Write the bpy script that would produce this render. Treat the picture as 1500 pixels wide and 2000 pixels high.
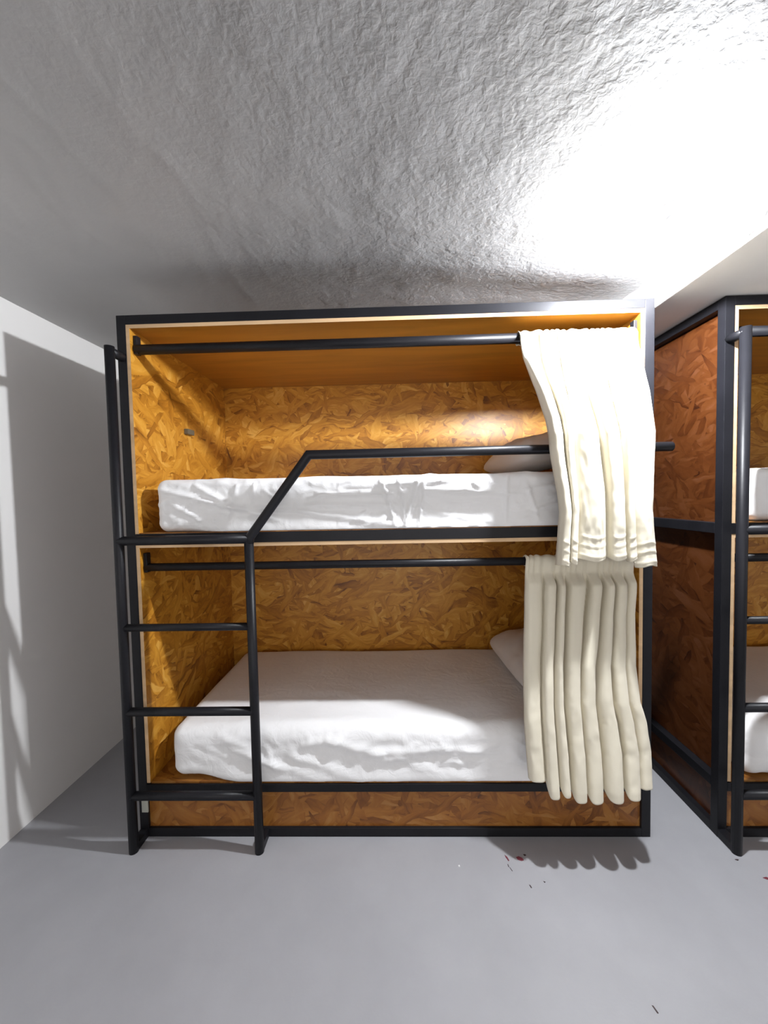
import bpy, bmesh, math, random
from mathutils import Vector, Matrix, noise

# ---------------------------------------------------------------- scene, camera, light
for o in list(bpy.data.objects):
    bpy.data.objects.remove(o, do_unlink=True)
scene = bpy.context.scene
COL = scene.collection

cam_d = bpy.data.cameras.new('camera')
cam = bpy.data.objects.new('camera', cam_d)
COL.objects.link(cam)
cam_d.sensor_fit = 'HORIZONTAL'
cam_d.sensor_width = 36.0
cam_d.lens = 36.0 * 751.0 / 1500.0
cam_d.clip_start = 0.02
RIGHT = Vector((0.99952, 0.02330, -0.02048))
FWD = Vector((-0.02413, 0.99886, -0.04122))
UP = Vector((0.01949, 0.04169, 0.99894))
cam.matrix_world = Matrix((
    (RIGHT.x, UP.x, -FWD.x, 0.0),
    (RIGHT.y, UP.y, -FWD.y, 0.0),
    (RIGHT.z, UP.z, -FWD.z, 1.39),
    (0, 0, 0, 1)))
scene.camera = cam

world = bpy.data.worlds.new('world')
scene.world = world
world.use_nodes = True
world.node_tree.nodes['Background'].inputs[0].default_value = (0.80, 0.88, 1.0, 1)
world.node_tree.nodes['Background'].inputs[1].default_value = 0.0

vs = scene.view_settings
vs.view_transform = 'Standard'
vs.look = 'None'
vs.gamma = 1.0
vs.use_curve_mapping = False
vs.exposure = 0.0

BULB_STRENGTH = 5000.0        # bare bulb under the ceiling, lost in its own glare
FILL_POWER = 32.0          # added soft fill light, at an invented window behind the camera
wl = bpy.data.lights.new('fill_light', 'AREA')
wl.shape = 'RECTANGLE'
wl.size = 2.4
wl.size_y = 1.5
wl.energy = FILL_POWER
wl.color = (1.0, 0.955, 0.91)
wlo = bpy.data.objects.new('fill_light', wl)
COL.objects.link(wlo)
wlo.location = (0.3, -2.04, 1.35)
wlo.rotation_euler = (math.radians(90), 0, 0)

# ---------------------------------------------------------------- measurements (metres)
XL, XR = -1.073, 1.007       # outer sides of the bunk
Y0 = 1.513                   # front face of the bunk frame
YB = 2.366                   # inner face of the back board
ZT = 2.119                   # top of the bunk frame
T = 0.036                    # square tube
SHIFT = 2.343                # second bunk stands this far to the right
XW = -1.612                  # left wall
YW = 2.47                    # far wall
XBEAM, ZBEAM = 1.06, 2.121   # beam: left face, underside
YL = 1.447                   # ladder plane

# ---------------------------------------------------------------- materials
def new_mat(name):
    m = bpy.data.materials.new(name)
    m.use_nodes = True
    nt = m.node_tree
    b = nt.nodes['Principled BSDF']
    return m, nt, b

def N(nt, kind, **kw):
    n = nt.nodes.new(kind)
    for k, v in kw.items():
        if k == 'inp':
            for i, val in v.items():
                n.inputs[i].default_value = val
        else:
            setattr(n, k, v)
    return n

def ramp(nt, stops):
    r = nt.nodes.new('ShaderNodeValToRGB')
    els = r.color_ramp.elements
    while len(els) < len(stops):
        els.new(0.5)
    for e, (p, c) in zip(els, stops):
        e.position = p
        e.color = (c[0], c[1], c[2], 1)
    return r

def coords(nt, scale=(1, 1, 1), rot=(0, 0, 0), src='Object', loc=(0, 0, 0)):
    tc = nt.nodes.new('ShaderNodeTexCoord')
    mp = nt.nodes.new('ShaderNodeMapping')
    mp.inputs['Scale'].default_value = scale
    mp.inputs['Rotation'].default_value = rot
    mp.inputs['Location'].default_value = loc
    nt.links.new(tc.outputs[src], mp.inputs['Vector'])
    return mp

def paint(name, col, rough, noise_scale=3.0, amount=0.06, bump=0.0, bump_scale=60.0, spec=0.5):
    m, nt, b = new_mat(name)
    mp = coords(nt)
    nz = N(nt, 'ShaderNodeTexNoise', inp={'Scale': noise_scale, 'Detail': 6.0, 'Roughness': 0.6})
    nt.links.new(mp.outputs[0], nz.inputs['Vector'])
    lo = [c * (1 - amount) for c in col]
    hi = [min(1, c * (1 + amount)) for c in col]
    r = ramp(nt, [(0.3, lo), (0.7, hi)])
    nt.links.new(nz.outputs['Fac'], r.inputs[0])
    nt.links.new(r.outputs[0], b.inputs['Base Color'])
    b.inputs['Roughness'].default_value = rough
    b.inputs['Specular IOR Level'].default_value = spec
    if bump > 0:
        n2 = N(nt, 'ShaderNodeTexNoise', inp={'Scale': bump_scale, 'Detail': 5.0})
        nt.links.new(mp.outputs[0], n2.inputs['Vector'])
        bp = N(nt, 'ShaderNodeBump', inp={'Strength': bump, 'Distance': 0.004})
        nt.links.new(n2.outputs['Fac'], bp.inputs['Height'])
        nt.links.new(bp.outputs[0], b.inputs['Normal'])
    return m

def osb(name, axes, tint=(1, 1, 1), rough=0.38, seed=0.0):
    """Oriented strand board: long flat wood strands lying every which way.
    axes: which object axes span the board ('xz', 'yz', 'xy')."""
    m, nt, b = new_mat(name)
    tc = nt.nodes.new('ShaderNodeTexCoord')
    sp = nt.nodes.new('ShaderNodeSeparateXYZ')
    nt.links.new(tc.outputs['Object'], sp.inputs[0])
    cb = nt.nodes.new('ShaderNodeCombineXYZ')
    idx = {'x': 0, 'y': 1, 'z': 2}
    nt.links.new(sp.outputs[idx[axes[0]]], cb.inputs[0])
    nt.links.new(sp.outputs[idx[axes[1]]], cb.inputs[1])
    wob = N(nt, 'ShaderNodeTexNoise', inp={'Scale': 5.0, 'Detail': 3.0})
    nt.links.new(cb.outputs[0], wob.inputs['Vector'])
    wsc = N(nt, 'ShaderNodeVectorMath', operation='SCALE')
    wsc.inputs['Scale'].default_value = 0.10
    nt.links.new(wob.outputs['Color'], wsc.inputs[0])
    add = N(nt, 'ShaderNodeVectorMath', operation='ADD')
    nt.links.new(cb.outputs[0], add.inputs[0])
    nt.links.new(wsc.outputs[0], add.inputs[1])
    layers = []
    for k, (ang, sx, sy) in enumerate([(12, 5.2, 22), (58, 6, 26), (-34, 5.6, 24), (-74, 7, 32), (30, 4.6, 34), (-8, 8, 60)]):
        mp = nt.nodes.new('ShaderNodeMapping')
        mp.vector_type = 'TEXTURE'
        mp.inputs['Rotation'].default_value = (0, 0, math.radians(ang))
        mp.inputs['Scale'].default_value = (1.0 / sx, 1.0 / sy, 1)
        mp.inputs['Location'].default_value = (seed + k * 3.7, seed * 1.3 + k * 1.9, 0)
        nt.links.new(add.outputs[0], mp.inputs['Vector'])
        vo = N(nt, 'ShaderNodeTexVoronoi', voronoi_dimensions='2D', inp={'Scale': 1.0, 'Randomness': 1.0})
        nt.links.new(mp.outputs[0], vo.inputs['Vector'])
        sc = nt.nodes.new('ShaderNodeSeparateColor')
        nt.links.new(vo.outputs['Color'], sc.inputs[0])
        gr = N(nt, 'ShaderNodeTexNoise', noise_dimensions='2D', inp={'Scale': 1.3, 'Detail': 5.0, 'Roughness': 0.65, 'Distortion': 0.3})
        nt.links.new(mp.outputs[0], gr.inputs['Vector'])
        # strand colour: its own tone plus grain along its length, dark at its rim
        ma = N(nt, 'ShaderNodeMath', operation='MULTIPLY_ADD')
        ma.inputs[1].default_value = 0.42
        nt.links.new(sc.outputs[1], ma.inputs[0])
        g2 = N(nt, 'ShaderNodeMath', operation='MULTIPLY')
        g2.inputs[1].default_value = 0.72
        nt.links.new(gr.outputs['Fac'], g2.inputs[0])
        nt.links.new(g2.outputs[0], ma.inputs[2])
        layers.append((sc.outputs[0], ma.outputs[0], vo.outputs['Distance']))
    # each layer's strand shows where its own random height is the greatest
    cur_h, cur_c, cur_d = layers[0]
    for h_, c_, d_ in layers[1:]:
        gt = N(nt, 'ShaderNodeMath', operation='GREATER_THAN')
        nt.links.new(h_, gt.inputs[0])
        nt.links.new(cur_h, gt.inputs[1])
        mx = N(nt, 'ShaderNodeMath', operation='MAXIMUM')
        nt.links.new(h_, mx.inputs[0])
        nt.links.new(cur_h, mx.inputs[1])
        out = []
        for A_, B_ in ((cur_c, c_), (cur_d, d_)):
            mc = N(nt, 'ShaderNodeMix', data_type='FLOAT')
            nt.links.new(gt.outputs[0], mc.inputs['Factor'])
            nt.links.new(A_, mc.inputs['A'])
            nt.links.new(B_, mc.inputs['B'])
            out.append(mc.outputs['Result'])
        cur_h, (cur_c, cur_d) = mx.outputs[0], out
    rim = N(nt, 'ShaderNodeMapRange', inp={'From Min': 0.45, 'From Max': 0.95, 'To Min': 0.0, 'To Max': -0.22})
    nt.links.new(cur_d, rim.inputs['Value'])
    mix = N(nt, 'ShaderNodeMath', operation='ADD')
    nt.links.new(cur_c, mix.inputs[0])
    nt.links.new(rim.outputs[0], mix.inputs[1])
    t = tint
    def c(r, g, bl):
        return (r * t[0], g * t[1], bl * t[2])
    r = ramp(nt, [(0.12, c(0.14, 0.045, 0.004)), (0.30, c(0.32, 0.122, 0.010)), (0.50, c(0.47, 0.200, 0.019)),
                  (0.68, c(0.58, 0.275, 0.032)), (0.88, c(0.69, 0.38, 0.08))])
    nt.links.new(mix.outputs[0], r.inputs[0])
    nt.links.new(r.outputs[0], b.inputs['Base Color'])
    b.inputs['Roughness'].default_value = rough
    bp = N(nt, 'ShaderNodeBump', inp={'Strength': 0.5, 'Distance': 0.003})
    nt.links.new(cur_h, bp.inputs['Height'])
    nt.links.new(bp.outputs[0], b.inputs['Normal'])
    return m

def plywood(name, col, rough=0.4):
    m, nt, b = new_mat(name)
    mp = coords(nt, scale=(1.2, 9, 9))
    nz = N(nt, 'ShaderNodeTexNoise', inp={'Scale': 2.0, 'Detail': 7.0, 'Distortion': 0.6})
    nt.links.new(mp.outputs[0], nz.inputs['Vector'])
    r = ramp(nt, [(0.3, [c * 0.8 for c in col]), (0.7, [min(1, c * 1.15) for c in col])])
    nt.links.new(nz.outputs['Fac'], r.inputs[0])
    nt.links.new(r.outputs[0], b.inputs['Base Color'])
    b.inputs['Roughness'].default_value = rough
    return m

def fabric(name, col, weave=900.0, bump=0.15, crease=0.0):
    m, nt, b = new_mat(name)
    mp = coords(nt)
    nz = N(nt, 'ShaderNodeTexNoise', inp={'Scale': 7.0, 'Detail': 5.0})
    nt.links.new(mp.outputs[0], nz.inputs['Vector'])
    r = ramp(nt, [(0.3, [c * 0.96 for c in col]), (0.7, col)])
    nt.links.new(nz.outputs['Fac'], r.inputs[0])
    nt.links.new(r.outputs[0], b.inputs['Base Color'])
    b.inputs['Roughness'].default_value = 0.85
    b.inputs['Specular IOR Level'].default_value = 0.25
    b.inputs['Sheen Weight'].default_value = 0.1
    n2 = N(nt, 'ShaderNodeTexNoise', inp={'Scale': weave, 'Detail': 2.0})
    nt.links.new(mp.outputs[0], n2.inputs['Vector'])
    bp = N(nt, 'ShaderNodeBump', inp={'Strength': bump, 'Distance': 0.001})
    nt.links.new(n2.outputs['Fac'], bp.inputs['Height'])
    if crease > 0:
        n3 = N(nt, 'ShaderNodeTexNoise', inp={'Scale': 16.0, 'Detail': 4.0, 'Distortion': 1.6})
        nt.links.new(mp.outputs[0], n3.inputs['Vector'])
        b2 = N(nt, 'ShaderNodeBump', inp={'Strength': crease, 'Distance': 0.01})
        nt.links.new(n3.outputs['Fac'], b2.inputs['Height'])
        nt.links.new(b2.outputs[0], bp.inputs['Normal'])
    nt.links.new(bp.outputs[0], b.inputs['Normal'])
    return m

def ceiling_mat():
    m, nt, b = new_mat('grey_plaster')
    mp = coords(nt)
    nz = N(nt, 'ShaderNodeTexNoise', inp={'Scale': 2.2, 'Detail': 6.0, 'Roughness': 0.6})
    nt.links.new(mp.outputs[0], nz.inputs['Vector'])
    r = ramp(nt, [(0.3, (0.225, 0.224, 0.228)), (0.7, (0.285, 0.284, 0.287))])
    nt.links.new(nz.outputs['Fac'], r.inputs[0])
    nt.links.new(r.outputs[0], b.inputs['Base Color'])
    b.inputs['Roughness'].default_value = 0.42
    b.inputs['Specular IOR Level'].default_value = 0.35
    # rough trowelled plaster, smoother towards the left wall
    n2 = N(nt, 'ShaderNodeTexNoise', inp={'Scale': 58.0, 'Detail': 4.0, 'Roughness': 0.5, 'Distortion': 0.35})
    nt.links.new(mp.outputs[0], n2.inputs['Vector'])
    n3 = N(nt, 'ShaderNodeTexNoise', inp={'Scale': 14.0, 'Detail': 3.0, 'Distortion': 0.6})
    nt.links.new(mp.outputs[0], n3.inputs['Vector'])
    mx = N(nt, 'ShaderNodeMath', operation='MULTIPLY_ADD')
    mx.inputs[1].default_value = 1.4
    nt.links.new(n3.outputs['Fac'], mx.inputs[0])
    nt.links.new(n2.outputs['Fac'], mx.inputs[2])
    sp = nt.nodes.new('ShaderNodeSeparateXYZ')
    nt.links.new(mp.outputs[0], sp.inputs[0])
    ad = N(nt, 'ShaderNodeMath', operation='MULTIPLY_ADD')
    ad.inputs[1].default_value = 0.9
    nt.links.new(nz.outputs['Fac'], ad.inputs[0])
    nt.links.new(sp.outputs[0], ad.inputs[2])
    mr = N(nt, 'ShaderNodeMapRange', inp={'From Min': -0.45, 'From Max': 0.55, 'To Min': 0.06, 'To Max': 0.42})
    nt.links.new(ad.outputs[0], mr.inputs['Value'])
    sk = N(nt, 'ShaderNodeMapRange', inp={'From Min': -0.75, 'From Max': 0.35, 'To Min': 1.0, 'To Max': 0.0})  # smooth plaster at left painted paler, making up for weak light there
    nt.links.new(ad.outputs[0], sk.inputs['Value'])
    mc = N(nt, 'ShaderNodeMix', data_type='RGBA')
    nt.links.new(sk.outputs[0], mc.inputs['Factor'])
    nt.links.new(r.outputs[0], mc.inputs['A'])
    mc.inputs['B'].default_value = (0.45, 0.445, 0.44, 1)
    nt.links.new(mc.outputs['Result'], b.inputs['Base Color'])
    bp = N(nt, 'ShaderNodeBump', inp={'Distance': 0.006})
    nt.links.new(mr.outputs[0], bp.inputs['Strength'])
    nt.links.new(mx.outputs[0], bp.inputs['Height'])
    nt.links.new(bp.outputs[0], b.inputs['Normal'])
    return m

M = {}
M['black'] = paint('black_metal', (0.010, 0.010, 0.0125), 0.42, 8, 0.15, 0.05, 90, 0.2)
M['white_wall'] = paint('white_wall', (0.90, 0.885, 0.87), 0.7, 2.0, 0.02, 0.12, 40)
M['floor'] = paint('grey_floor', (0.335, 0.335, 0.355), 0.5, 2.6, 0.07, 0.06, 120)
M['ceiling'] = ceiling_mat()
M['osb_xz'] = osb('strand_board', 'xz')
M['osb_yz'] = osb('strand_board_side', 'yz', seed=4.1)
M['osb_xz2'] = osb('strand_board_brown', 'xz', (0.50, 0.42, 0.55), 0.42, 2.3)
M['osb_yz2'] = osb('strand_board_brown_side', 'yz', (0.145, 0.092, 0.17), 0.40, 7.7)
M['osb_xy'] = osb('strand_board_flat', 'xy', seed=9.2)
M['osb_xy2'] = osb('strand_board_brown_flat', 'xy', (0.55, 0.48, 0.6), 0.45, 3.1)
M['ply'] = plywood('plywood', (0.38, 0.150, 0.016), 0.33)
M['edge'] = plywood('board_edge', (0.62, 0.42, 0.24), 0.7)
M['sheet'] = fabric('white_sheet', (0.86, 0.86, 0.87), crease=0.28)
M['pillow'] = fabric('white_pillowcase', (0.76, 0.74, 0.72))
M['curtain'] = fabric('cream_cotton', (0.745, 0.695, 0.57), 700, 0.25)
M['red'] = paint('red_chip', (0.16, 0.025, 0.04), 0.5)
M['dark'] = paint('dark_chip', (0.05, 0.03, 0.03), 0.6)
M['whitechip'] = paint('white_chip', (0.85, 0.85, 0.85), 0.5)
M['plastic'] = paint('white_plastic', (0.75, 0.76, 0.78), 0.35)
M['pale'] = paint('pale_tape', (0.42, 0.43, 0.38), 0.6)
M['steel'] = paint('steel', (0.13, 0.11, 0.075), 0.5)
mb, ntb, bb = new_mat('lit_bulb')
bb.inputs['Emission Color'].default_value = (0.93, 0.96, 1.0, 1)
bb.inputs['Emission Strength'].default_value = BULB_STRENGTH
M['bulb'] = mb
mg, ntg, bg = new_mat('added_window_glass')
bg.inputs['Transmission Weight'].default_value = 1.0
bg.inputs['Roughness'].default_value = 0.0
M['glass'] = mg

# ---------------------------------------------------------------- mesh helpers
def link(name, bm, mat, parent=None, smooth=False):
    me = bpy.data.meshes.new(name)
    bm.normal_update()
    bm.to_mesh(me)
    bm.free()
    if smooth:
        for p in me.polygons:
            p.use_smooth = True
    for mm in (mat if isinstance(mat, (list, tuple)) else [mat]):
        me.materials.append(mm)
    o = bpy.data.objects.new(name, me)
    COL.objects.link(o)
    if parent:
        o.parent = parent
    return o

def box(bm, x0, x1, y0, y1, z0, z1, bev=0.0):
    vs_ = [bm.verts.new(p) for p in [(x0, y0, z0), (x1, y0, z0), (x1, y1, z0), (x0, y1, z0),
                                     (x0, y0, z1), (x1, y0, z1), (x1, y1, z1), (x0, y1, z1)]]
    fs = [bm.faces.new([vs_[i] for i in q]) for q in
          [(3, 2, 1, 0), (4, 5, 6, 7), (0, 1, 5, 4), (1, 2, 6, 5), (2, 3, 7, 6), (3, 0, 4, 7)]]
    if bev > 0:
        es = list({e for f in fs for e in f.edges})
        bmesh.ops.bevel(bm, geom=es, offset=bev, segments=2, affect='EDGES', profile=0.6)

def box_obj(name, d, mat, parent=None, bev=0.002):
    bm = bmesh.new()
    box(bm, *d, bev=bev)
    return link(name, bm, mat, parent)

def tube(bm, pts, r, seg=16, cap=True):
    pts = [Vector(p) for p in pts]
    n = len(pts)
    rings = []
    d0 = (pts[1] - pts[0]).normalized()
    ref = Vector((0, 1, 0)) if abs(d0.y) < 0.9 else Vector((0, 0, 1))
    for i, p in enumerate(pts):
        a = (pts[i] - pts[i - 1]).normalized() if i > 0 else None
        b = (pts[i + 1] - pts[i]).normalized() if i < n - 1 else None
        d = (a + b).normalized() if (a and b) else (a or b)
        k = 1.0
        if a and b:
            k = 1.0 / max(0.5, d.dot(b))
        u = (ref - d * ref.dot(d)).normalized()
        w = d.cross(u)
        ring = []
        for s in range(seg):
            t = 2 * math.pi * s / seg
            ring.append(bm.verts.new(p + u * (r * math.cos(t)) + w * (r * k * math.sin(t))))
        rings.append(ring)
    for i in range(n - 1):
        for s in range(seg):
            bm.faces.new([rings[i][s], rings[i][(s + 1) % seg], rings[i + 1][(s + 1) % seg], rings[i + 1][s]])
    if cap:
        bm.faces.new(list(reversed(rings[0])))
        bm.faces.new(rings[-1])

def tube_obj(name, pts, r, mat, parent=None, seg=16):
    bm = bmesh.new()
    tube(bm, pts, r, seg)
    o = link(name, bm, mat, parent)
    for p in o.data.polygons:
        p.use_smooth = len(p.vertices) == 4
    return o

def thing(name, label, cat, loc=(0, 0, 0), group=None):
    o = bpy.data.objects.new(name, None)
    COL.objects.link(o)
    o.location = loc
    o.empty_display_size = 0.1
    tag(o, label, cat, group)
    return o

def tag(o, label, cat, group=None):
    o['label'] = label
    o['category'] = cat
    if group:
        o['group'] = group
    return o

def struct(o, label=None, cat=None):
    o['kind'] = 'structure'
    if label:
        o['label'] = label
    if cat:
        o['category'] = cat
    return o

def smooth01(x):
    x = max(0.0, min(1.0, x))
    return x * x * (3 - 2 * x)

def lerp_list(xs, ys, x):
    if x <= xs[0]:
        return ys[0]
    for i in range(len(xs) - 1):
        if x <= xs[i + 1]:
            u = (x - xs[i]) / (xs[i + 1] - xs[i])
            return ys[i] * (1 - u) + ys[i + 1] * u
    return ys[-1]

def fbm(p, oct=4, h=0.9):
    return noise.fractal(Vector(p), h, 2.0, oct)

# ---------------------------------------------------------------- the room
XRW, YBW = 3.46, -2.1
struct(box_obj('floor', (XW - 0.15, XRW + 0.15, YBW - 0.15, YW + 0.15, -0.12, 0.0), M['floor'], bev=0),
       'smooth light grey painted concrete floor', 'floor')
struct(box_obj('wall_left', (XW - 0.15, XW, YBW - 0.15, YW + 0.15, 0.0, 2.5), M['white_wall'], bev=0),
       'plain white painted wall left of the bunk', 'wall')
struct(box_obj('wall_far', (XW, XRW, YW, YW + 0.15, 0.0, 2.5), M['white_wall'], bev=0),
       'white wall behind the bunks', 'wall')
struct(box_obj('wall_right', (XRW, XRW + 0.15, YBW - 0.15, YW + 0.15, 0.0, 2.5), M['white_wall'], bev=0),
       'white wall on the far right side', 'wall')
# near wall with a window opening added to go with the fill light
bm = bmesh.new()
WX0, WX1, WZ0, WZ1 = -0.9, 1.5, 0.6, 2.1
for d in [(XW, WX0, 0.0, 2.5), (WX1, XRW, 0.0, 2.5), (WX0, WX1, 0.0, WZ0), (WX0, WX1, WZ1, 2.5)]:
    box(bm, d[0], d[1], YBW - 0.15, YBW, d[2], d[3])
struct(link('wall_near', bm, M['white_wall']), 'white wall behind the camera with an added window opening', 'wall')
wf = bpy.data.objects.new('added_window', None)  # invented window, a made-up source for the fill light
COL.objects.link(wf)
struct(wf, 'added unseen window behind the camera, for the fill light', 'window')
bm = bmesh.new()
for d in [(WX0, WX1, WZ0, WZ0 + 0.05), (WX0, WX1, WZ1 - 0.05, WZ1), (WX0, WX0 + 0.05, WZ0 + 0.05, WZ1 - 0.05),
          (WX1 - 0.05, WX1, WZ0 + 0.05, WZ1 - 0.05), (0.275, 0.325, WZ0 + 0.05, WZ1 - 0.05)]:
    box(bm, d[0], d[1], YBW - 0.10, YBW - 0.05, d[2], d[3])
link('added_window_frame', bm, M['plastic'], wf)
for a, b_ in ((WX0 + 0.05, 0.275), (0.325, WX1 - 0.05)):
    box_obj('pane', (a, b_, YBW - 0.085, YBW - 0.08, WZ0 + 0.05, WZ1 - 0.05), M['glass'], wf, bev=0)

def ceil_z(x, y):
    z = 2.2505 + (x - XW) * -0.0075
    # shallow vault across the room
    z += 0.05 * max(0.0, 1 - ((x + 0.3) / 1.3) ** 2)
    # the plaster lifts a little over the bunk
    wx = smooth01((x + 1.25) / 0.55) * smooth01((1.5 - x) / 0.3)
    z += 0.030 * wx * smooth01((y - 1.50 - 0.05 * math.sin(x * 2.1)) / 0.28)
    roughness = smooth01((x + 0.9) / 0.9)
    z += 0.006 * fbm((x * 1.6, y * 1.6, 0.3), 3) * (0.4 + 0.6 * roughness)
    z += 0.0016 * fbm((x * 9.0, y * 9.0, 3.3), 3) * (0.25 + 0.75 * roughness)
    # trowel ridges in the smooth part
    rd = 1.0 - abs(noise.noise(Vector((x * 7.5 + y * 3.0, y * 2.2 - x * 1.0, 7.0))))
    z -= 0.010 * max(0.0, rd - 0.90) * (1.0 if x < 0.2 else 0.3)
    return z

bm = bmesh.new()
xs = [XW] + [XW + (XRW - XW) * 0 for _ in ()]
xs = []
x = XW
while x < 1.45:
    xs.append(x)
    x += 0.014
while x < XRW:
    xs.append(x)
    x += 0.15
xs.append(XRW)
ys = []
y = YBW
while y < 0.2:
    ys.append(y)
    y += 0.12
while y < YW:
    ys.append(y)
    y += 0.014
ys.append(YW)
grid = [[bm.verts.new((x, y, ceil_z(x, y))) for y in ys] for x in xs]
for i in range(len(xs) - 1):
    for j in range(len(ys) - 1):
        bm.faces.new([grid[i][j], grid[i][j + 1], grid[i + 1][j + 1], grid[i + 1][j]])
# top side of the slab
c4 = [bm.verts.new(p) for p in [(XW, YBW, 2.6), (XRW, YBW, 2.6), (XRW, YW, 2.6), (XW, YW, 2.6)]]
bm.faces.new(c4)
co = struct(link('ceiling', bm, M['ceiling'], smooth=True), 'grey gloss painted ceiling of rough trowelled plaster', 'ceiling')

bm = bmesh.new()
box(bm, XBEAM, 1.75, YBW, YW, ZBEAM, 2.45, 0.005)
struct(link('trim_1', bm, M['white_wall']), 'plastered ceiling beam running front to back between the bunks', 'beam')

# ---------------------------------------------------------------- bunk bed
def make_bunk():
    t = thing('bunk_bed', 'large black framed strand board bunk bed with ladder, the one wholly in view', 'bunk bed', (0, 0, 0))
    Bk = M['black']
    yb1 = YB + 0.055            # back of frame
    # posts
    for (x0, x1) in ((XL, XL + T), (XR - T, XR)):
        box_obj('front_post', (x0, x1, Y0, Y0 + T, 0.0, ZT), Bk, t)
        box_obj('rear_post', (x0, x1, yb1 - T, yb1, 0.0, ZT), Bk, t)
    # front rails
    xa, xb = XL + T, XR - T
    box_obj('top_rail', (xa, xb, Y0, Y0 + T, ZT - T, ZT), Bk, t)
    box_obj('upper_bed_rail', (xa, xb, Y0, Y0 + T, 1.216, 1.258), Bk, t)
    box_obj('lower_bed_rail', (xa, xb, Y0, Y0 + T, 0.189, 0.222), Bk, t)
    box_obj('bottom_rail', (xa, xb, Y0, Y0 + T, 0.0, 0.036), Bk, t)
    # side and back rails
    for (x0, x1) in ((XL, XL + T), (XR - T, XR)):
        for (z0, z1) in ((ZT - T, ZT), (1.216, 1.258), (0.189, 0.228), (0.0, 0.036)):
            box_obj('side_rail', (x0, x1, Y0 + T, yb1 - T, z0, z1), Bk, t)
    for (z0, z1) in ((ZT - T, ZT), (1.216, 1.258), (0.0, 0.036)):
        box_obj('back_rail', (xa, xb, yb1 - T, yb1, z0, z1), Bk, t)
    # boards inside the frame; their front edges show as pale strips
    e = 0.0145
    def board(name, d, mat, edge=True):
        o = box_obj(name, d, mat, t, bev=0)
        if edge:
            o.data.materials.append(M['edge'])
            for p in o.data.polygons:
                if p.normal.y < -0.9:
                    p.material_index = 1
        return o
    yi = Y0 + 0.002
    o = board('side_board', (XL + T, XL + T + e, yi, YB, 0.228, ZT - T), M['osb_yz'])
    o2 = board('side_board', (XR - T - e, XR - T, yi, YB, 0.228, ZT - T), M['osb_yz'])
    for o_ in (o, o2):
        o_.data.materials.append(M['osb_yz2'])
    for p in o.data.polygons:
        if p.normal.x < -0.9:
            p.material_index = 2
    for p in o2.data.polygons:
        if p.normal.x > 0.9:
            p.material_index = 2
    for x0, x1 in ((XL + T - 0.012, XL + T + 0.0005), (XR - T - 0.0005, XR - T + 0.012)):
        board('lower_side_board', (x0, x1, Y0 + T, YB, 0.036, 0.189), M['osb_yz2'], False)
    board('back_board', (XL + T + e, XR - T - e, YB, YB + 0.015, 0.036, ZT - T), M['osb_xz'], False)
    board('roof_board', (XL + T + e, XR - T - e, yi, YB, ZT - T - e, ZT - T), M['ply'])
    board('upper_deck', (XL + T + e, XR - T - e, Y0 + 0.004, YB, 1.258, 1.2615), M['osb_xy2'], False)
    board('under_board', (XL + T + e, XR - T - e, yi, YB, 1.2015, 1.216), M['osb_xy'])
    board('lower_deck', (XL + T + e, XR - T - e, Y0 + 0.008, YB, 0.222, 0.2295), M['osb_xy2'], False)
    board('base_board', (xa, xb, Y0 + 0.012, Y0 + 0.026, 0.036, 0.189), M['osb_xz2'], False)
    # curtain rods on short hangers
    for zr, r in ((1.996, 0.0195), (1.118, 0.0165)):
        tube_obj('curtain_rod', [(XL + T + e + 0.004, 1.545, zr), (XR - T - e - 0.004, 1.545, zr)], r, Bk, t)
        zt = (ZT - T - e) if zr > 1.5 else 1.2015
        for xh in (XL + T + e + 0.002, XR - T - e - 0.016):
            box_obj('rod_hanger', (xh, xh + 0.014, 1.532, 1.558, zr - 0.020, zr + (0.052 if zr > 1.5 else 0.06)), Bk, t, 0.002)
    # ladder
    xl, xr = -1.056, -0.5525
    r = 0.0175
    tube_obj('ladder_post', [(xl, YL, 0.0), (xl, YL, 1.974)], r, Bk, t)
    tube_obj('ladder_bracket', [(xl, YL - 0.004, 1.957), (xl, Y0 + 0.004, 1.957)], r * 0.98, Bk, t)
    tube_obj('ladder_post', [(xr, YL, 0.0), (xr, YL, 1.232)], r, Bk, t)
    tube_obj('guard_rail', [(xr + 0.001, YL, 1.222), (xr + 0.003, YL, 1.242), (-0.314, YL, 1.551), (1.028, YL, 1.551)], r, Bk, t)
    for z, rr in ((1.238, 0.0180), (0.900, 0.0145), (0.567, 0.0165), (0.228, 0.0165)):
        tube_obj('rung', [(xl, YL, z), (xr, YL, z)], rr, Bk, t)
    tube_obj('guard_bracket', [(0.985, YL, 1.551), (0.985, Y0 + 0.004, 1.551)], 0.014, Bk, t)
    for x_ in (xl, xr):
        box_obj('ladder_foot', (x_ - 0.0165, x_ + 0.0165, YL + 0.004, Y0 + 0.002, 0.0005, 0.034), Bk, t, 0.003)
    return t

bunk = make_bunk()

def copy_tree(o, parent=None):
    c = o.copy()
    COL.objects.link(c)
    if parent:
        c.parent = parent
    for ch in list(o.children):
        copy_tree(ch, c)
    return c

bunk2 = copy_tree(bunk)
bunk2.location = (SHIFT, 0, 0)
tag(bunk2, 'second black framed bunk bed cut off by the right edge', 'bunk bed')
# small details seen on the first bunk only
box_obj('hook', (XL + T + 0.0145, XL + T + 0.036, 1.885, 1.945, 1.716, 1.742), M['steel'], bunk, 0.003)['label'] = 'small grey hook on the side board'
o = box_obj('tape', (XL + 0.011, XL + T + 0.0008, Y0 - 0.0012, Y0 + 0.004, 0.105, 0.163), M['pale'], bunk, 0.0004)
o['label'] = 'pale patch on the black post'

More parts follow.
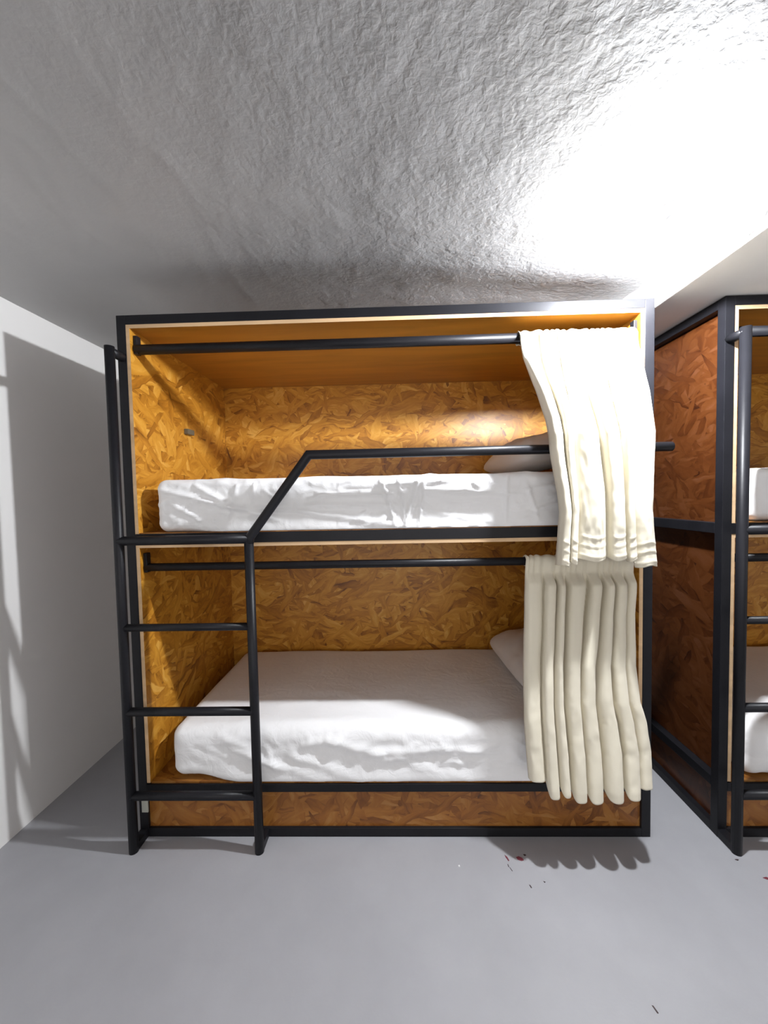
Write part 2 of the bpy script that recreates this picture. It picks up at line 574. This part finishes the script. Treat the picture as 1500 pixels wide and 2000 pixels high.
# ---------------------------------------------------------------- mattresses
def rounded_box(name, x0, x1, y0, y1, z0, z1, rad, step, disp, mat, fine_front=True):
    """Soft box: grid on a rounded box, pushed along its normal by disp(p, n)."""
    hx, hy, hz = (x1 - x0) / 2, (y1 - y0) / 2, (z1 - z0) / 2
    cx, cy, cz = (x0 + x1) / 2, (y0 + y1) / 2, (z0 + z1) / 2
    bm = bmesh.new()
    cache = {}
    def axis(h):
        n = max(4, int(round(2 * h / step)))
        return [-h + 2 * h * i / n for i in range(n + 1)]
    ax, ay, az = axis(hx), axis(hy), axis(hz)
    def vert(p):
        key = (round(p[0], 5), round(p[1], 5), round(p[2], 5))
        v = cache.get(key)
        if v is None:
            q = Vector(p)
            inner = Vector((max(-hx + rad, min(hx - rad, q.x)), max(-hy + rad, min(hy - rad, q.y)), max(-hz + rad, min(hz - rad, q.z))))
            n = q - inner
            if n.length < 1e-9:
                n = Vector((0, 0, 1))
            n.normalize()
            w = inner + n * rad + Vector((cx, cy, cz))
            w = w + n * disp(w, n)
            v = bm.verts.new(w)
            cache[key] = v
        return v
    def face(A, B, f, flip):
        for i in range(len(A) - 1):
            for j in range(len(B) - 1):
                q = [vert(f(A[i], B[j])), vert(f(A[i + 1], B[j])), vert(f(A[i + 1], B[j + 1])), vert(f(A[i], B[j + 1]))]
                if flip:
                    q.reverse()
                bm.faces.new(q)
    face(ax, ay, lambda a, b: (a, b, hz), False)
    face(ax, ay, lambda a, b: (a, b, -hz), True)
    face(ax, az, lambda a, b: (a, -hy, b), False)
    face(ax, az, lambda a, b: (a, hy, b), True)
    face(ay, az, lambda a, b: (hx, a, b), False)
    face(ay, az, lambda a, b: (-hx, a, b), True)
    return link(name, bm, mat, smooth=True)

def crease_field(segs):
    def f(x, z):
        s = 0.0
        for (xa, za, xb, zb, h, w) in segs:
            if x < min(xa, xb) - 0.05 or x > max(xa, xb) + 0.05:
                continue
            dx, dz = xb - xa, zb - za
            L = dx * dx + dz * dz
            u = max(0.0, min(1.0, ((x - xa) * dx + (z - za) * dz) / L))
            ex, ez = x - (xa + u * dx), z - (za + u * dz)
            d2 = ex * ex + ez * ez
            taper = (4 * u * (1 - u)) ** 0.4 if 0 < u < 1 else 0.0
            s += h * taper * math.exp(-d2 / (w * w))
        return s
    return f

def sheet_disp(seed, creases, ztop, amp=1.0, ybow=0.0):
    def f(p, n):
        d = 0.004 * fbm((p.x * 2.2 + seed, p.y * 2.2, p.z * 2.2), 3)
        front = max(0.0, -n.y)
        top = max(0.0, n.z)
        wr = 1.0 - abs(noise.noise(Vector((p.x * 6.0 + seed, p.z * 15.0, p.y * 9.0 + seed * 0.3))))
        wr2 = 1.0 - abs(noise.noise(Vector((p.x * 17.0 + p.z * 9, p.z * 22.0 - p.x * 5, p.y * 12 + seed))))
        d += amp * front * (0.010 * max(0.0, wr - 0.72) + 0.0055 * max(0.0, wr2 - 0.70))
        if top > 0:
            wt = 1.0 - abs(noise.noise(Vector((p.x * 3.0 + p.y * 2.0 + seed, p.y * 5.0 - p.x, seed))))
            near = smooth01(1 - (p.y - Y0) / 0.5)
            d += amp * top * (0.010 * near + 0.002) * max(0.0, wt - 0.78)
        if front > 0 and creases:
            d += front * creases(p.x, p.z)
        return d
    return f

def square_front(o, zb, yf):
    """The sheet hangs straight over the front edge of the deck, except at its rounded left corner."""
    for v in o.data.vertices:
        if v.co.y < 1.60 and v.co.z < zb + 0.07:
            k = smooth01((v.co.x + 0.86) / 0.22) * smooth01((zb + 0.07 - v.co.z) / 0.05)
            v.co.y += (yf + 0.15 * (v.co.y - 1.528) - v.co.y) * k * 0.9
            v.co.z = max(zb, v.co.z - 0.012 * k)

random.seed(4)
# upper mattress: long near-horizontal pulls and a few folded-over pleats
cu = [(-0.96, 1.44, -0.42, 1.30, 0.007, 0.008), (-0.80, 1.45, -0.60, 1.34, 0.007, 0.008), (-0.70, 1.36, -0.30, 1.335, 0.006, 0.007),
      (-0.38, 1.335, 0.16, 1.272, 0.007, 0.008), (-0.36, 1.36, 0.02, 1.352, 0.006, 0.008), (-0.3, 1.40, 0.0, 1.395, 0.005, 0.006),
      (-0.9, 1.38, -0.72, 1.28, 0.005, 0.008), (-0.62, 1.45, -0.66, 1.31, 0.005, 0.006), (-0.55, 1.46, -0.57, 1.36, 0.004, 0.005),
      (-0.05, 1.46, 0.02, 1.25, 0.007, 0.007), (0.02, 1.46, 0.05, 1.27, 0.006, 0.006), (0.10, 1.46, 0.04, 1.25, 0.008, 0.007),
      (0.12, 1.46, 0.10, 1.26, 0.006, 0.006), (0.12, 1.41, 0.52, 1.385, 0.005, 0.006), (0.10, 1.27, 0.46, 1.275, 0.006, 0.008),
      (0.15, 1.33, 0.36, 1.29, 0.004, 0.007), (0.45, 1.47, 0.44, 1.27, 0.005, 0.006), (0.44, 1.28, 0.66, 1.36, 0.007, 0.007),
      (0.50, 1.40, 0.68, 1.43, 0.005, 0.006), (0.52, 1.44, 0.57, 1.29, 0.005, 0.006), (0.36, 1.30, 0.48, 1.27, 0.006, 0.006),
      (-0.2, 1.43, 0.3, 1.45, 0.004, 0.006), (0.2, 1.36, 0.42, 1.37, 0.003, 0.006)]
for i in range(26):
    xa = random.uniform(-0.9, 0.75); za = random.uniform(1.27, 1.45)
    cu.append((xa, za, xa + random.uniform(0.03, 0.14), za + random.uniform(-0.06, 0.05), random.uniform(0.002, 0.004), random.uniform(0.004, 0.007)))
mu = rounded_box('mattress', -0.958, 0.935, 1.526, 2.35, 1.262, 1.474, 0.035, 0.007,
                 sheet_disp(1.3, crease_field([(a, b, c, d, h * 2.1, w) for a, b, c, d, h, w in cu]), 1.478, 1.9), M['sheet'])
square_front(mu, 1.2622, 1.514)
tag(mu, 'mattress in wrinkled white fitted sheet on the upper bunk, behind the guard rail', 'mattress')

cl = [(-0.75, 0.42, -0.60, 0.36, 0.008, 0.012), (-0.70, 0.37, -0.45, 0.27, 0.010, 0.014), (-0.62, 0.33, -0.30, 0.25, 0.010, 0.012),
      (-0.46, 0.34, -0.10, 0.235, 0.012, 0.016), (-0.40, 0.38, -0.22, 0.40, 0.010, 0.014), (-0.30, 0.40, -0.05, 0.335, 0.014, 0.018),
      (-0.12, 0.345, 0.22, 0.36, 0.012, 0.014), (-0.12, 0.31, 0.12, 0.34, 0.009, 0.012), (0.0, 0.33, 0.14, 0.26, 0.008, 0.012),
      (0.05, 0.33, 0.2, 0.25, 0.006, 0.01), (0.22, 0.33, 0.42, 0.385, 0.009, 0.010), (0.20, 0.36, 0.42, 0.345, 0.006, 0.01),
      (0.15, 0.30, 0.5, 0.32, 0.006, 0.010), (-0.55, 0.38, -0.50, 0.28, 0.007, 0.010), (-0.2, 0.26, 0.05, 0.25, 0.006, 0.01)]
for i in range(14):
    xa = random.uniform(-0.85, 0.5); za = random.uniform(0.27, 0.41)
    cl.append((xa, za, xa + random.uniform(0.04, 0.16), za + random.uniform(-0.07, 0.03), random.uniform(0.003, 0.006), random.uniform(0.006, 0.01)))
ml = rounded_box('mattress', -0.945, 0.935, 1.528, 2.35, 0.2300, 0.450, 0.055, 0.010,
                 sheet_disp(5.7, crease_field(cl), 0.447, 1.3), M['sheet'])
square_front(ml, 0.2302, 1.512)
tag(ml, 'mattress in white fitted sheet on the lower bunk, half in shade', 'mattress')

for nm, z0, z1, sd, yy in (('upper', 1.262, 1.474, 11.0, 1.526), ('lower', 0.2325, 0.450, 17.0, 1.530)):
    cr = []
    for i in range(22):
        xa = random.uniform(1.38, 2.2); za = random.uniform(z0 + 0.03, z1 - 0.03)
        cr.append((xa, za, xa + random.uniform(0.06, 0.2), za + random.uniform(-0.08, 0.08), random.uniform(0.006, 0.013), random.uniform(0.008, 0.014)))
    mm = rounded_box('mattress', -0.955 + SHIFT, 0.935 + SHIFT, yy, 2.35, z0, z1, 0.05, 0.014,
                     sheet_disp(sd, crease_field(cr), z1, 2.0), M['sheet'])
    tag(mm, 'rumpled white sheeted mattress on the %s deck of the cut-off bunk at right' % nm, 'mattress')

# ---------------------------------------------------------------- pillows
def pillow(name, c, size, rot, label, seed):
    sx, sy, sz = size
    bm = bmesh.new()
    n, m = 44, 32
    top, bot = [], []
    for i in range(n + 1):
        rt, rb = [], []
        for j in range(m + 1):
            u, v = -1 + 2 * i / n, -1 + 2 * j / m
            e = max(0.0, (1 - abs(u) ** 2.6)) ** 0.55 * max(0.0, (1 - abs(v) ** 2.6)) ** 0.55
            pin = 1 - 0.02 * (1 - abs(u) ** 2) * abs(v) ** 4 - 0.10 * abs(u * v) ** 5
            pin2 = 1 - 0.02 * (1 - abs(v) ** 2) * abs(u) ** 4 - 0.10 * abs(u * v) ** 5
            x, y = u * sx * pin2, v * sy * pin
            w = 0.010 * fbm((x * 7 + seed, y * 7, seed), 3) * (0.3 + e)
            crn = 0.004 * max(0.0, 0.25 - abs(noise.noise(Vector((x * 14 + seed, y * 11, 2))))) * 4
            rt.append(bm.verts.new((x, y, sz * e + w - crn * e)))
            if i in (0, n) or j in (0, m):
                rb.append(rt[-1])
            else:
                rb.append(bm.verts.new((x, y, -sz * 0.55 * e + w * 0.3)))
        top.append(rt)
        bot.append(rb)
    for i in range(n):
        for j in range(m):
            bm.faces.new([top[i][j], top[i + 1][j], top[i + 1][j + 1], top[i][j + 1]])
            q = [bot[i][j + 1], bot[i + 1][j + 1], bot[i + 1][j], bot[i][j]]
            try:
                bm.faces.new(q)
            except ValueError:
                pass
    o = link(name, bm, M['pillow'], smooth=True)
    o.location = c
    o.rotation_euler = rot
    return tag(o, label, 'pillow')

pillow('pillow', (0.735, 1.97, 1.565), (0.21, 0.32, 0.115), (0.0, math.radians(-9), math.radians(4)),
       'plump white pillow on the upper bunk beside the curtain', 2.0)
pillow('pillow', (0.755, 2.00, 0.534), (0.20, 0.31, 0.105), (0.0, math.radians(-8), math.radians(3)),
       'white pillow on the lower bunk half hidden by the curtain', 8.0)

# ---------------------------------------------------------------- curtains
def curtain(name, rod, edges, valleys_top, valleys_bot, depth, hem, ypath, label, seed, blend=(0.05, 0.25), head=0.06, lean_dir=-1.0, gaps=(0,) * 9, seams=()):
    """edges: list of (z, x_left, x_right) from top to hem. Cloth goes over the rod, then down the front.
    valleys_*: fold positions across the width (0..1) at the top and at the hem."""
    ry, rz, rr = rod
    zs = [e[0] for e in edges][::-1]
    lx = [e[1] for e in edges][::-1]
    rx = [e[2] for e in edges][::-1]
    yz = [a for a, b in ypath]
    yy = [b for a, b in ypath]
    ns, nt_ = 300, 170
    bm = bmesh.new()
    rows = []
    for k in range(9):                                  # over the rod, from its back to its front
        rows.append(('rod', math.radians(-150 + 240 * k / 9)))
    for k in range(nt_ + 1):
        rows.append(('fall', k / nt_))
    vt = [0.0] + valleys_top + [1.0]
    vb = [0.0] + valleys_bot + [1.0]
    gridv = []
    for kind, t in rows:
        row = []
        for i in range(ns + 1):
            s = i / ns
            tt = 0.0 if kind == 'rod' else t
            g = smooth01(tt * 1.2)
            vv = [a * (1 - g) + b * g for a, b in zip(vt, vb)]
            k = 0
            while k < len(vv) - 2 and s > vv[k + 1]:
                k += 1
            u = (s - vv[k]) / max(1e-6, vv[k + 1] - vv[k])
            dpt = depth[k]
            zb = hem(k, u)
            ztop = rz
            if kind == 'rod':
                a = t
                gather = 0.0025 * math.sin(s * 95 + 3 * math.sin(s * 17 + seed)) + 0.004 * noise.noise(Vector((s * 14 + seed, a * 0.8, 1.0)))
                r_ = rr + 0.006 + gather
                z = rz + r_ * math.cos(a) * 1.0
                y = ry - r_ * math.sin(a)
                xl_, xr_ = lx[-1], rx[-1]
                x = xl_ + (xr_ - xl_) * s
            else:
                z = ztop + (zb - ztop) * t
                zc = max(zs[0], z)
                xl_, xr_ = lerp_list(zs, lx, zc), lerp_list(zs, rx, zc)
                base = lerp_list(yz, yy, z)
                y_rod = ry - rr - 0.007
                base = y_rod + (base - y_rod) * smooth01(t / 0.12)
                gp = gaps[k] * (1 - 0.5 * t)
                uu = min(1.0, u / (1 - gp)) if gp < 1 else u
                prof = math.sqrt(max(0.0, 1 - abs(2 * uu - 1) ** 2.3))
                amp = head + (1 - head) * smooth01((t - blend[0]) / blend[1])
                fold = dpt * prof * amp
                gather = 0.003 * math.sin(s * 95 + 3 * math.sin(s * 17 + seed)) * (1 - smooth01(t / 0.16))
                w = 0.006 * fbm((s * 5 + seed, z * 3.2, seed), 3) * smooth01(t / 0.2)
                fine = 0.0018 * noise.noise(Vector((s * 26 + seed, z * 30, 0.5))) * smooth01((t - 0.3) / 0.4)
                hz = z - zb
                seam = sum(0.0022 * math.exp(-((hz - h0) / 0.0035) ** 2) for h0 in seams)
                y = base - fold - gather - w - fine - seam
                lean = 0.35 * dpt * amp * math.sin(2 * math.pi * u) * lean_dir * (0.6 + 0.4 * math.sin(k * 2.3))
                sway = 0.006 * noise.noise(Vector((s * 3, z * 2.5, seed + 4))) * smooth01(t / 0.3)
                edge = smooth01(min(s, 1 - s) / 0.03)
                x = xl_ + (xr_ - xl_) * s + (lean + sway) * edge
            row.append(bm.verts.new((x, y, z)))
        gridv.append(row)
    for j in range(len(gridv) - 1):
        for i in range(ns):
            bm.faces.new([gridv[j][i], gridv[j + 1][i], gridv[j + 1][i + 1], gridv[j][i + 1]])
    o = link(name, bm, M['curtain'], smooth=True)
    sm = o.modifiers.new('thickness', 'SOLIDIFY')
    sm.thickness = 0.0022
    sm.offset = 0
    return tag(o, label, 'curtain')

def hem_upper(k, u):
    z = [1.128, 1.137, 1.150, 1.152, 1.145, 1.122][k]
    return z + 0.006 * math.sin(u * math.pi * 1.6 + k)

curtain('curtain', (1.545, 1.996, 0.0195),
        [(2.011, 0.500, 0.948), (1.902, 0.505, 0.946), (1.778, 0.539, 0.942), (1.657, 0.564, 0.938), (1.542, 0.572, 0.937),
         (1.394, 0.594, 0.926), (1.320, 0.600, 0.921), (1.229, 0.593, 0.928), (1.10, 0.584, 0.937)],
        [0.16, 0.32, 0.46, 0.68, 0.86], [0.10, 0.17, 0.53, 0.70, 0.78],
        [0.042, 0.040, 0.046, 0.048, 0.042, 0.044], hem_upper,
        [(0.9, 1.400), (1.12, 1.402), (1.3, 1.405), (1.5, 1.416), (1.60, 1.420), (1.8, 1.475), (2.02, 1.52)],
        'bright cream curtain pushed right, draped over the upper bunk guard rail', 1.0, head=0.25, lean_dir=-0.5,
        gaps=(0.30, 0.36, 0.16, 0.36, 0.30, 0.0), seams=(0.016, 0.052, 0.082))

def hem_lower(k, u):
    z = [0.322, 0.275, 0.286, 0.266, 0.262, 0.268, 0.275, 0.298][k]
    c = abs(2 * u - 1)
    return z + (0.034 * c ** 5 if 0 < k < 7 else 0.004 * math.sin(3 * u))

curtain('curtain', (1.545, 1.118, 0.0165),
        [(1.134, 0.522, 0.944), (1.0, 0.508, 0.930), (0.924, 0.503, 0.916), (0.737, 0.489, 0.903), (0.605, 0.484, 0.912), (0.533, 0.481, 0.930),
         (0.427, 0.484, 0.941), (0.25, 0.492, 0.931)],
        [0.17, 0.28, 0.37, 0.57, 0.70, 0.79, 0.91], [0.14, 0.235, 0.335, 0.46, 0.60, 0.76, 0.885],
        [0.030, 0.046, 0.050, 0.052, 0.050, 0.056, 0.050, 0.034], hem_lower,
        [(0.2, 1.408), (0.3, 1.412), (0.5, 1.438), (0.8, 1.475), (1.0, 1.505), (1.14, 1.525)],
        'cream curtain with deep hanging pleats at the lower bunk', 6.0, blend=(0.045, 0.06), head=0.05, lean_dir=-0.35,
        gaps=(0.10, 0.22, 0.28, 0.20, 0.20, 0.16, 0.22, 0.0))

# ---------------------------------------------------------------- lamp on the beam
LX, LY = 0.855, 1.215
LZ = ceil_z(LX, LY)
lamp = thing('ceiling_lamp', 'bare glowing bulb in a holder under the ceiling, lost in white glare', 'lamp', (LX, LY, LZ))
def lathe(bm, prof, seg=24):
    rings = []
    for (h, r) in prof:
        rings.append([bm.verts.new((r * math.cos(2 * math.pi * s / seg), r * math.sin(2 * math.pi * s / seg), -h)) for s in range(seg)])
    for i in range(len(rings) - 1):
        for s in range(seg):
            bm.faces.new([rings[i + 1][s], rings[i][s], rings[i][(s + 1) % seg], rings[i + 1][(s + 1) % seg]])
    bm.faces.new(rings[0])
    bm.faces.new(list(reversed(rings[-1])))
bm = bmesh.new()
lathe(bm, [(-0.004, 0.030), (0.006, 0.030), (0.009, 0.019), (0.030, 0.018), (0.031, 0.014)])
link('holder', bm, M['plastic'], lamp)
bm = bmesh.new()
lathe(bm, [(0.031, 0.013), (0.042, 0.0145), (0.054, 0.018), (0.066, 0.0235), (0.074, 0.0265)])
link('bulb_collar', bm, M['plastic'], lamp, smooth=True)
bm = bmesh.new()
lathe(bm, [(0.0745, 0.0265), (0.080, 0.0285), (0.088, 0.030), (0.096, 0.0285), (0.104, 0.0245), (0.111, 0.017), (0.115, 0.006)])
link('bulb', bm, M['bulb'], lamp, smooth=True)

jb = thing('cable_box', 'small white cable box with a sagging cable on the beam face', 'cable', (XBEAM, 1.112, 2.176))
box_obj('box', (-0.020, 0.0, -0.028, 0.028, -0.013, 0.020), M['plastic'], jb, 0.003)
tube_obj('cable', [(-0.005, y - 1.112, z - 2.176) for (y, z) in
                   [(1.130, 2.166), (1.143, 2.149), (1.158, 2.139), (1.182, 2.133), (1.203, 2.138), (1.226, 2.150), (1.254, 2.172), (1.268, 2.192), (1.272, 2.215)]],
         0.0034, M['plastic'], jb, seg=8)

# ---------------------------------------------------------------- specks on the floor
def chip(pts, h, mat, loc, label, name='floor_speck', cat='speck'):
    bm = bmesh.new()
    lo = [bm.verts.new((x, y, 0.0002)) for x, y in pts]
    hi = [bm.verts.new((x * 0.82, y * 0.82, h * (0.7 + 0.3 * ((i * 7) % 3) / 2))) for i, (x, y) in enumerate(pts)]
    bm.faces.new(list(reversed(lo)))
    bm.faces.new(hi)
    n = len(pts)
    for i in range(n):
        bm.faces.new([lo[i], lo[(i + 1) % n], hi[(i + 1) % n], hi[i]])
    o = link(name, bm, mat)
    o.location = loc
    return tag(o, label, cat, 'specks on the grey floor')

chip([(-0.013, 0.006), (-0.008, -0.006), (0.004, -0.010), (0.013, -0.007), (0.011, 0.001), (-0.003, 0.009)], 0.003, M['red'], (0.456, 1.420, 0),
     'largest red flake on the floor near the curtain shadow')
chip([(-0.006, 0.014), (-0.004, 0.002), (0.002, -0.013), (0.006, -0.010), (0.003, 0.004)], 0.002, M['red'], (0.408, 1.422, 0),
     'dark red sliver on the floor left of the largest red flake')
chip([(-0.005, 0.003), (0.0, -0.004), (0.007, -0.001), (0.004, 0.004)], 0.002, M['dark'], (0.478, 1.434, 0),
     'small grey speck just behind the largest red flake')
chip([(-0.002, 0.006), (-0.001, -0.006), (0.002, -0.005), (0.001, 0.006)], 0.0015, M['dark'], (0.404, 1.392, 0),
     'tiny dark sliver in front of the dark red sliver')
chip([(-0.004, 0.008), (0.002, -0.008), (0.004, -0.007), (-0.002, 0.008)], 0.0015, M['dark'], (0.410, 1.378, 0),
     'thin slanting dark sliver nearest below the dark red sliver')
chip([(-0.003, 0.006), (0.0, -0.006), (0.004, -0.006), (0.002, 0.003)], 0.002, M['dark'], (0.459, 1.316, 0),
     'dark crumb in front of the red flakes, the left of two')
chip([(-0.003, 0.003), (0.0, -0.003), (0.004, 0.0)], 0.002, M['dark'], (0.514, 1.331, 0),
     'dark crumb in front of the red flakes, the right of two')
chip([(-0.003, 0.004), (-0.003, -0.003), (0.003, -0.003), (0.003, 0.004)], 0.003, M['whitechip'], (0.221, 1.389, 0),
     'white crumb on the floor in front of the bunk')
chip([(-0.010, 0.002), (0.0, -0.005), (0.010, -0.002), (0.006, 0.005)], 0.003, M['red'], (1.303, 1.347, 0),
     'red flake at the right edge in front of the second bunk')
chip([(-0.004, 0.009), (0.0, -0.008), (0.004, -0.008), (0.0, 0.008)], 0.002, M['dark'], (0.676, 0.991, 0),
     'dark sliver on the floor near the bottom of the picture')
chip([(-0.007, 0.002), (0.0, -0.003), (0.007, 0.0), (0.003, 0.003)], 0.003, M['dark'], (1.262, 1.416, 0),
     'brown crumb beside the ladder foot of the second bunk')
